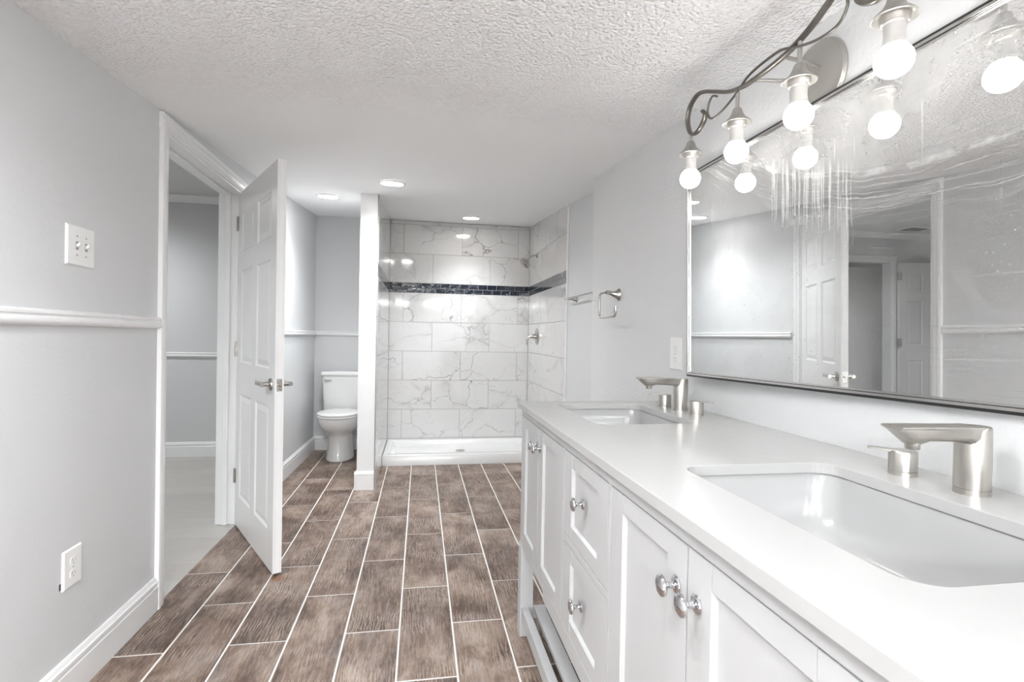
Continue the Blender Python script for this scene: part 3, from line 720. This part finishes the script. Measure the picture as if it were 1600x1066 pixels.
# ------------------------------------------------------------------ countertop with two cut outs, sinks below
CX0, CX1, CY0, CY1, CZ, CT = .388, XR-.001, .332, 2.077, .920, .022
SK = [(.527, .868, .470, 1.000), (.527, .856, 1.505, 1.990)]
crv = bpy.data.curves.new('ct', 'CURVE'); crv.dimensions = '2D'; crv.fill_mode = 'BOTH'; crv.extrude = CT/2-.0012; crv.bevel_depth = .0012; crv.bevel_resolution = 1; crv.offset = -.0012
def poly2(pts):
    sp = crv.splines.new('POLY'); sp.points.add(len(pts)-1); sp.use_cyclic_u = True
    for q, p in zip(sp.points, pts): q.co = (p[0], p[1], 0, 1)
mx, my = (CX0+CX1)/2, (CY0+CY1)/2
poly2([(x-mx, y-my) for x, y in ((CX0, CY0), (CX1, CY0), (CX1, CY1), (CX0, CY1))])
for a, b, c_, d_ in SK: poly2([(p[0]-mx, p[1]-my) for p in reversed(rr(a, b, c_, d_, .045, 0, 8))])
tmp = bpy.data.objects.new('tmp', crv); C.objects.link(tmp)
dg = bpy.context.evaluated_depsgraph_get(); me = bpy.data.meshes.new_from_object(tmp.evaluated_get(dg)); bpy.data.objects.remove(tmp)
me.materials.clear(); me.materials.append(M['quartz'])
for p in me.polygons: p.use_smooth = False
o = bpy.data.objects.new('countertop', me); C.objects.link(o); o.location = (mx, my, CZ-CT/2)
tag(o, 'long white quartz countertop lying on the vanity cabinet', 'countertop')

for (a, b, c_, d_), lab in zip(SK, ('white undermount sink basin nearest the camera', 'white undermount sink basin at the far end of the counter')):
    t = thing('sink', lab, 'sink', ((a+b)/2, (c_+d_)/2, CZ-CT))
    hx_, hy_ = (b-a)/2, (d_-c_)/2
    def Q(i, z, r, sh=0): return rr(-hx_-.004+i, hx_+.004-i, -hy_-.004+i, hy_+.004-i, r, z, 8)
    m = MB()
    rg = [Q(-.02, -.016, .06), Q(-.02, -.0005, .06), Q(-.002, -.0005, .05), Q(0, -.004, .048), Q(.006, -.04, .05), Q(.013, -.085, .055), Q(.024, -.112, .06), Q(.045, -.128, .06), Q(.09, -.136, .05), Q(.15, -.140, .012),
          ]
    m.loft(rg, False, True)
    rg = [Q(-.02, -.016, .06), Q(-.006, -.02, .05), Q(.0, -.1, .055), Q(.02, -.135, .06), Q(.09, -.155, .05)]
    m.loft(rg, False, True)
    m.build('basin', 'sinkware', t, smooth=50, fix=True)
    MB().lathe([(0, 0), (.030, 0), (.032, .002), (.028, .004), (.018, .0045), (.017, .008), (0, .010)], 32, mat=TX(.02, 0, -.1405), cap0=False, cap1=False).build('drain', 'chrome', t)

# ------------------------------------------------------------------ faucets
def faucet(y, name_lab, xb=.955):
    t = thing('faucet', name_lab[0], 'faucet', (xb, y, CZ))
    MB().lathe([(0, 0), (.0262, 0), (.0262, .0095), (.0250, .0100), (.0250, .0110), (.0262, .0115), (.0262, .112), (.0255, .1165), (.0240, .118), (0, .118)], 48, cap0=False, cap1=False).build('body', 'nickel', t, smooth=40)
    # spout: section tapers along -x, flat top, wedge shaped tip
    secs = []
    def sec(x, wtop, wbot, zt, zb):
        n = 8; out = [(x, -wtop, zt), (x, -wtop, zt-.003)]
        for k in range(n+1):
            a = PI*k/n; cc, ss = math.cos(a), math.sin(a); out.append((x, -wbot*math.copysign(abs(cc)**.6, cc), zb+(zt-.005-zb)*(1-ss**.6)))
        out += [(x, wtop, zt-.003), (x, wtop, zt)]
        return out
    m = MB()
    m.loft([sec(.004, .0255, .0250, .1185, .086), sec(-.022, .0240, .0235, .1185, .087), sec(-.030, .0225, .021, .119, .091), sec(-.06, .0222, .020, .1195, .0925), sec(-.10, .0220, .019, .120, .0935), sec(-.116, .0220, .0165, .1203, .0885), sec(-.134, .0220, .0155, .1205, .0880), sec(-.148, .0220, .016, .1205, .0985), sec(-.166, .0218, .014, .1205, .1155)])
    m.build('spout', 'nickel', t, smooth=45)
    MB().lathe([(0, 0), (.0105, 0), (.0115, .002), (.0115, .016), (0, .016)], 24, mat=TX(-.124, 0, .080), cap0=False, cap1=False).build('aerator', 'nickel', t)
    return t
def handle(t, x, y, rot):
    A = TX(x-t.location.x, y-t.location.y, 0) @ Matrix.Rotation(rot, 4, 'Z')
    m = MB(); m.lathe([(0, .0098), (.0243, .0098), (.0243, .0455), (.0232, .0475), (0, .048)], 40, cap0=False, cap1=False, mat=A)
    n = 10
    out = [(0, .012), (.03, .009), (.05, .0078)] + [(.052+.0078*math.sin(PI*k/n), .0078*math.cos(PI*k/n)) for k in range(n+1)] + [(.05, -.0078), (.03, -.009), (0, -.012)]
    m.loft([[(p, q, .0435+p*.05) for p, q in out], [(p, q, .0478+p*.05) for p, q in out]], mat=A)
    h = m.build('handle', 'nickel', t, smooth=40)
    MB().lathe([(0, 0), (.0245, 0), (.0245, .008), (.0233, .0085), (.0233, .0097), (0, .0097)], 40, cap0=False, cap1=False, mat=A).build('handle_base', 'nickel', h)
t = faucet(.765, ('brushed nickel two handle faucet behind the near sink, closest to the camera',))
handle(t, .948, .892, PI*.80); handle(t, .948, .640, -PI/2)
t = faucet(1.790, ('brushed nickel two handle faucet behind the far sink',), .942)
handle(t, .932, 1.893, PI*.85); handle(t, .944, 1.680, -PI*.30)

# ------------------------------------------------------------------ vanity lamp
K = 1.029
def lp(y, z, x=.875): return (x-XR, y*K-1.250, 1.18+(z-1.18)*K-1.88)
t = thing('vanity_light', 'four bulb vanity light with scrolled pewter bar above the mirror', 'wall lamp', (XR, 1.250, 1.88))
def sym(pts): return pts + [(2*1.21-y, z) for y, z in reversed(pts)]
main = [(1.511, 1.890), (1.495, 1.872), (1.512, 1.850), (1.545, 1.837), (1.578, 1.845), (1.597, 1.872), (1.604, 1.905), (1.588, 1.938), (1.545, 1.955), (1.50, 1.945), (1.44, 1.918), (1.38, 1.890), (1.33, 1.875), (1.27, 1.866)]
m = MB(); pts = smooth_path([lp(y, z) for y, z in sym(main)], 8)
m.tube(pts, .0058, 12, flat=1.5, up=(0, 0, 1)); m.build('scroll_bar', 'lampmetal', t, smooth=60)
vine = [(1.425, 1.897), (1.450, 1.908), (1.470, 1.893), (1.474, 1.865), (1.450, 1.842), (1.40, 1.842), (1.342, 1.857), (1.311, 1.870), (1.26, 1.886)]
m = MB(); m.tube(smooth_path([lp(y, z, .871) for y, z in sym(vine)], 8), .0034, 10); m.build('vine_rod', 'lampmetal', t, smooth=60)
MB().lathe([(0, 0), (.100, 0), (.102, .004), (.096, .012), (.080, .015), (.070, .020), (.03, .026), (0, .028)], 48, mat=AXm, cap0=False, cap1=False).build('wall_canopy', 'lampcup', t)
for y in (1.15, 1.27):
    m = MB(); p = lp(y, 1.872); m.tube([(-.012, p[1]*.4, p[2]*.3+.01), (p[0]*.5, p[1]*.8, p[2]), (p[0], p[1], p[2])], .005, 10); m.build('support_arm', 'lampcup', t)
for i, y in enumerate((1.58, 1.328, 1.086, .838)):
    bx, by, _ = lp(y, 0); zc = 1.18+(1.701-1.18)*K-1.88
    top = [.141, .178, .178, .141][i]
    m = MB(); m.lathe([(0, top), (.0055, top), (.0055, .124), (.011, .122), (.013, .118), (.016, .108), (.0215, .098), (.030, .090), (.0375, .083), (.039, .080), (.037, .079), (.030, .084), (.026, .084), (.0245, .070), (.019, .066), (0, .066)], 36, mat=TX(bx, by, zc), cap0=False, cap1=False)
    s_ = m.build('socket_cup', 'lampcup', t, smooth=50)
    m = MB(); m.lathe([(0, .068), (.0195, .068), (.0185, .060), (.0180, .050), (.0190, .036), (.0215, .0265), (.0, .0265)], 36, mat=TX(bx, by, zc), cap0=False, cap1=False)
    m.build('bulb_neck', 'bulbneck', s_, smooth=50)
    R = .0328
    pf = [(R*math.sin(a), -R*math.cos(a)*.97) for a in [PI*k/20 for k in range(0, 17)]]
    m = MB(); m.lathe([(0.0005, pf[0][1])]+pf[1:]+[(.0185, .0285)], 36, mat=TX(bx, by, zc), cap0=True, cap1=True)
    b_ = m.build('bulb', 'bulb', s_, smooth=60); b_['label'] = 'glowing round bulb'

# ------------------------------------------------------------------ toilet
t = thing('toilet', 'white two piece toilet in the alcove left of the partition', 'toilet', (-.742, 5.16, 0))
def egg(cx, y0, y1, wd, z, n=40, p=2.2):
    """egg outline from front y0 to back y1"""
    out = []
    cy = y0+(y1-y0)*.52
    for k in range(n):
        a = 2*PI*k/n; c, s = math.cos(a), math.sin(a)
        xx = abs(c)**(2/p)*math.copysign(1, c)*wd/2
        yy = (abs(s)**(2/p))*math.copysign(1, s)
        yy = yy*(y1-cy) if s > 0 else yy*(cy-y0)
        if s < 0: xx *= 1-.10*(abs(s)**2)
        out.append((cx+xx, cy+yy, z))
    return out
yo = 5.16
m = MB()
rg = [egg(0, -.165, .27, .255, 0.001), egg(0, -.165, .27, .255, .02), egg(0, -.155, .27, .240, .04), egg(0, -.148, .27, .228, .10), egg(0, -.140, .27, .218, .16), egg(0, -.140, .27, .216, .215), egg(0, -.165, .27, .235, .250),
      egg(0, -.235, .25, .315, .290), egg(0, -.285, .22, .352, .328), egg(0, -.305, .20, .368, .365), egg(0, -.315, .20, .374, .392), egg(0, -.315, .20, .374, .408), egg(0, -.305, .19, .36, .412)]
m.loft(rg); m.box(-.10, .10, .15, .36, .30, .41); m.build('bowl', 'ceramic', t, smooth=60)
m = MB()
m.loft([egg(0, -.318, .13, .372, .414), egg(0, -.322, .13, .378, .418), egg(0, -.322, .13, .378, .428), egg(0, -.318, .128, .372, .431)]); m.build('seat', 'seatp', t, smooth=50)
m = MB()
m.loft([egg(0, -.318, .145, .372, .4345), egg(0, -.322, .145, .378, .438), egg(0, -.322, .145, .378, .446), egg(0, -.31, .14, .36, .452), egg(0, -.22, .10, .25, .456)])
m.box(-.07, -.04, .115, .15, .425, .455); m.box(.04, .07, .115, .15, .425, .455)
m.build('lid', 'seatp', t, smooth=50)
m = MB()
m.loft([rr(-.175, .175, .185, .355, .03, .405), rr(-.185, .185, .178, .360, .03, .425), rr(-.200, .200, .165, .372, .03, .765)])
m.build('tank', 'ceramic', t, smooth=50)
m = MB()
m.loft([rr(-.207, .207, .158, .376, .028, .767), rr(-.212, .212, .153, .380, .03, .774), rr(-.212, .212, .153, .380, .03, .795), rr(-.203, .203, .162, .372, .03, .806)])
m.build('tank_lid', 'ceramic', t, smooth=50)
m = MB(); A = TX(-.165, .168, .725) @ AYm
m.lathe([(0, 0), (.013, 0), (.013, .006), (0, .010)], 20, mat=A, cap0=False, cap1=False); m.box(-.170, -.105, .152, .160, .719, .731)
m.build('flush_lever', 'chrome', t, bevel=.002)['label'] = 'chrome flush lever'
MB().lathe([(0, 0), (.011, 0), (.011, .01), (0, .012)], 16, mat=TX(.19, .166, .752) @ AYm, cap0=False, cap1=False).build('tank_button', 'darknickel', t)
